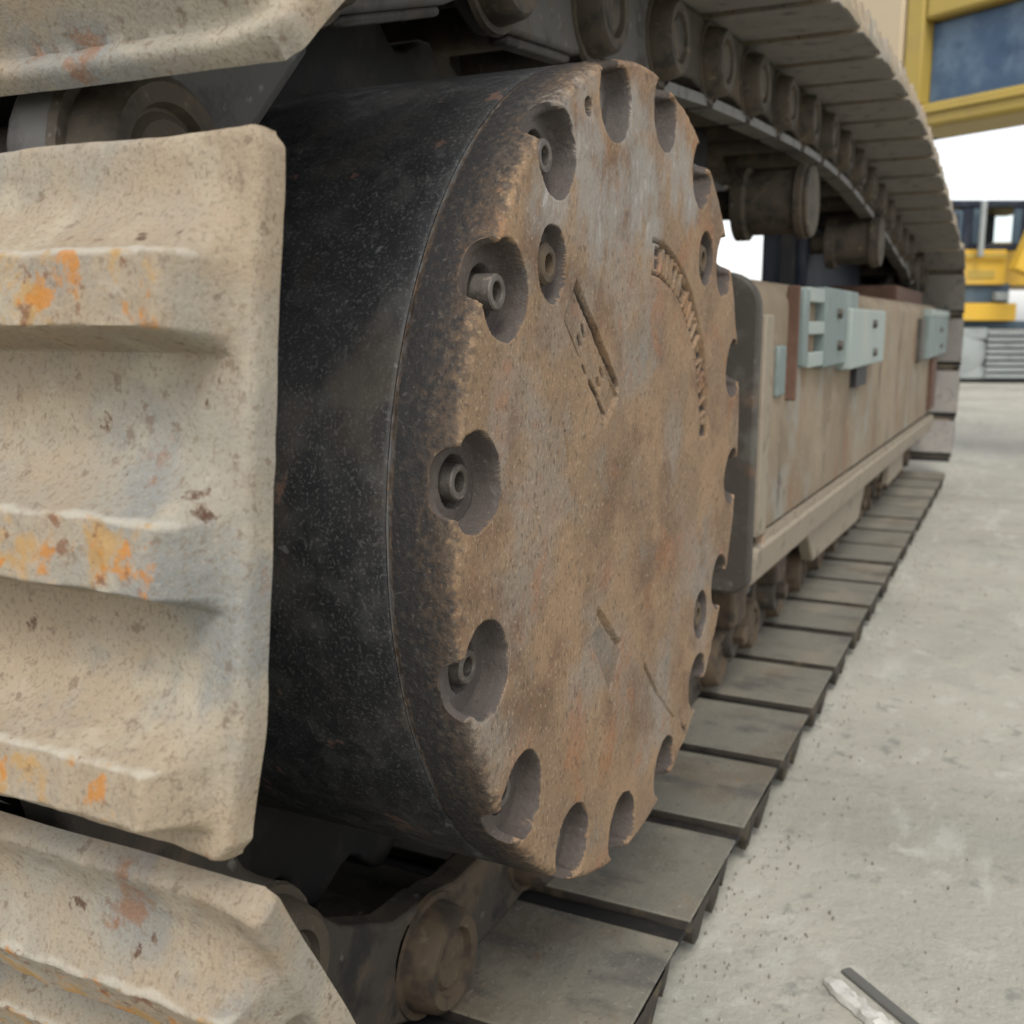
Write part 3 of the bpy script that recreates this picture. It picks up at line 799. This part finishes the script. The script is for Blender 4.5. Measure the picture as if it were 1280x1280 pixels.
uL = hu(1131, 60)[0]; uP = hu(1154, 60)[0]
hbox('lower_beam', uL, 3.2, zb, zl-.015, -.02, .5, 'yellow_paint', house, .035)
hbox('beam_rib', uL, 3.2, zb+.10, zb+.13, -.045, .02, 'yellow_paint', house, .01)
hbox('corner_post', uL+.004, uP, zl-.016, zt+1.0, -.012, .4, 'yellow_paint', house, .02)
hbox('door_panel', uP+.003, 3.2, zl-.012, zt, .10, .21, 'blue_panel', house, .01)
hbox('upper_beam', uP+.004, 3.2, zt+.004, zt+1.0, -.008, .30, 'yellow_paint', house, .03)
hbox('tan_panel', hu(1060, 100)[0]-2.4, uL-.012, zb+.03, zt+1.2, -.03, .35, 'tan_panel', house, .02)

# ================================================================== second excavator across the yard
D = 19.6
def far_thing():
    base = at(1290, 476, D); base.z = GZ
    t = thing('small_excavator', 'yellow excavator with dark cab parked across the yard at the right edge', 'excavator', base)
    def fb(name, px0, px1, py0, py1, d0, d1, m, parent=t, bevel=.02, label=None):
        a = at(px0, py1, D); b = at(px1, py0, D)
        cs = []
        for z in (a.z, b.z):
            for (px, d) in ((px0, d0), (px1, d0), (px1, d1), (px0, d1)):
                p = at(px, 403, D)+_fh*d; cs.append((p.x, p.y, z))
        return put(name, mesh_of(MB().hexa(cs), name, m), parent, bevel=bevel, label=label)
    body = fb('body', 1150, 1252, 312, 356, 0, 3.0, 'yellow_far')
    fb('engine_cover', 1252, 1400, 300, 356, .5, 3.2, 'yellow_far')
    fb('slew_deck', 1150, 1262, 354, 379, .1, 3.0, 'slate_far')
    fb('lower_body', 1150, 1268, 379, 401, -.05, 3.0, 'yellow_far')
    lamp = fb('work_lamp', 1240, 1256, 365, 376, -.1, .1, 'grey_far')
    fb('under_deck', 1160, 1400, 401, 412, .2, 2.8, 'slate_far')
    cab = fb('cab_roof', 1150, 1300, 250, 259, 0, 1.7, 'navy_dark')
    for (a, b) in ((1150, 1160), (1196, 1208), (1268, 1280)):
        fb('cab_pillar', a, b, 259, 312, .02, .16, 'navy_dark')
        fb('cab_pillar', a, b, 259, 312, 1.5, 1.64, 'navy_dark')
    fb('cab_door', 1160, 1196, 262, 312, .04, .14, 'slate_far')
    fb('door_glass', 1168, 1190, 268, 300, .02, .036, 'navy_dark', bevel=0)
    fb('side_rail', 1160, 1250, 318, 322, -.10, -.06, 'yellow_paint', bevel=.005)
    fb('body_vent', 1205, 1238, 338, 348, -.02, .02, 'yellow_paint', bevel=.005)
    fb('cab_sill', 1208, 1268, 305, 313, .02, .16, 'navy_dark')
    fb('window_frame', 1208, 1224, 259, 305, .03, .10, 'slate_far')
    fb('window_frame', 1258, 1268, 259, 305, .03, .10, 'slate_far')
    fb('window', 1224, 1258, 259, 305, .05, .07, 'cab_glass', bevel=0)
    fb('seat', 1160, 1194, 288, 312, .5, 1.1, 'slate_far')
    fb('cab_pole', 1210, 1216, 252, 322, -.25, -.15, 'grey_far')
    # boom running down from the upper right
    mb = MB()
    a = at(1300, 235, D)-_fh*.8; b = at(1252, 345, D)-_fh*.8
    mb.bar(a, b, .45, .30, _fh)
    put('boom', mesh_of(mb, 'boom', 'yellow_far'), t, bevel=.03)
    a = at(1300, 300, D)-_fh*1.2; b = at(1268, 392, D)-_fh*1.2
    mb = MB(); mb.bar(a, b, .16, .16, _fh)
    put('hydraulic_hose', mesh_of(mb, 'hydraulic_hose', 'navy_dark'), t, bevel=.02)
    # its track: stacked shoe edges in pale grey
    tr = fb('track', 1150, 1420, 414, 474, .45, 1.5, 'slate_far')
    for k in range(8):
        y0 = 414+k*7.6
        fb('track_shoe', 1236, 1420, y0, y0+5.2, -.05+.012*(k % 2), .46, 'grey_far', tr, .01)
    mb = MB(); c = at(1206, 440, D)
    mb.lathe([(.0, 0), (.25, 0), (.42, .06), (.44, .4)], 0, 0, 28)
    o = put('idler', mesh_of(mb, 'idler', 'grey_far'), tr, c); o.rotation_euler = (0, 0, -math.pi/2+YAW)
    fb('track_cover', 1180, 1236, 410, 424, .0, .46, 'grey_far', tr, .02)
    fb('foot', 1150, 1240, 458, 474, .05, .46, 'grey_far', tr, .03)
far_thing()

# ================================================================== scrap on the concrete
def strip(name, a, b, wid, hgt, m, seed, taper=.5):
    rs = np.random.RandomState(seed)
    a = Vector(a); b = Vector(b); n_ = 26; vs = []; fs = []
    d = (b-a); pr = Vector((-d.y, d.x)).normalized()
    for k in range(n_+1):
        t = k/n_; c = a+d*t; e = min(1, .45+t*6, .3+(1-t)*6) if taper > .3 else 1; j = lambda q_: rs.uniform(-q_, q_)*taper
        for (sg, z) in ((-1, 0), (-.85+j(.15), hgt*(.8+j(.4))), (-.2, hgt*(1+j(.5))), (.4, hgt*(.9+j(.5))), (.9+j(.15), hgt*(.7+j(.3))), (1, 0)):
            p = c+pr*wid*e*(sg+j(.12)); vs.append((p.x-a.x, p.y-a.y, z*e))
    for k in range(n_):
        for j_ in range(5): q_ = k*6+j_; fs.append((q_, q_+6, q_+7, q_+1))
        fs.append((k*6+5, k*6+11, k*6+6, k*6))
    fs += [(0, 1, 2, 3, 4, 5), tuple(n_*6+5-i for i in range(6))]
    return put(name, mesh_of(MB().add(vs, fs), name, m), None, (a.x, a.y, GZ+.003))
o = strip('mortar_strip', (1.685, .225), (1.50, .02), .017, .012, 'white_scrap', 3, 1.0)
o['label'] = 'pale crumbling mortar strip lying on the concrete beside the dark slot strip'; o['category'] = 'debris'
o = strip('slot_shade_strip', (1.728, .200), (1.53, -.025), .011, .004, 'slot_shade_grey', 4, .10)  # flat dark strip added to stand for a shadowed groove in the concrete
o['label'] = 'thin dark grey strip added for the shaded slot next to the pale mortar strip'; o['category'] = 'slot shade'

def grit():
    rs = np.random.RandomState(9); mb = MB()
    for k in range(1500):
        x = 1.2+rs.rand()**1.6*12; y = rs.uniform(-1.2, .47) if rs.rand() < .5 else .45-abs(rs.normal(0, .10))-.02*x*0
        sz = rs.uniform(.0012, .0045) if x > 1.2 else .002
        if rs.rand() < .03: sz *= 2
        b = [(rs.uniform(.6, 1)*sz*math.cos(a_), rs.uniform(.6, 1)*sz*math.sin(a_)) for a_ in (0, 1.5, 3.1, 4.6)]
        vs = [(x+p[0], y+p[1], GZ-.002) for p in b]+[(x+p[0]*.6, y+p[1]*.6, GZ+.003+sz*.7) for p in b]
        mb.hexa(vs)
    o = put('grit', mesh_of(mb, 'grit', 'grit'), None, (0, 0, 0)); o['kind'] = 'stuff'
    o['label'] = 'small grit and soil crumbs scattered on the concrete beside the track'; o['category'] = 'grit'
grit()
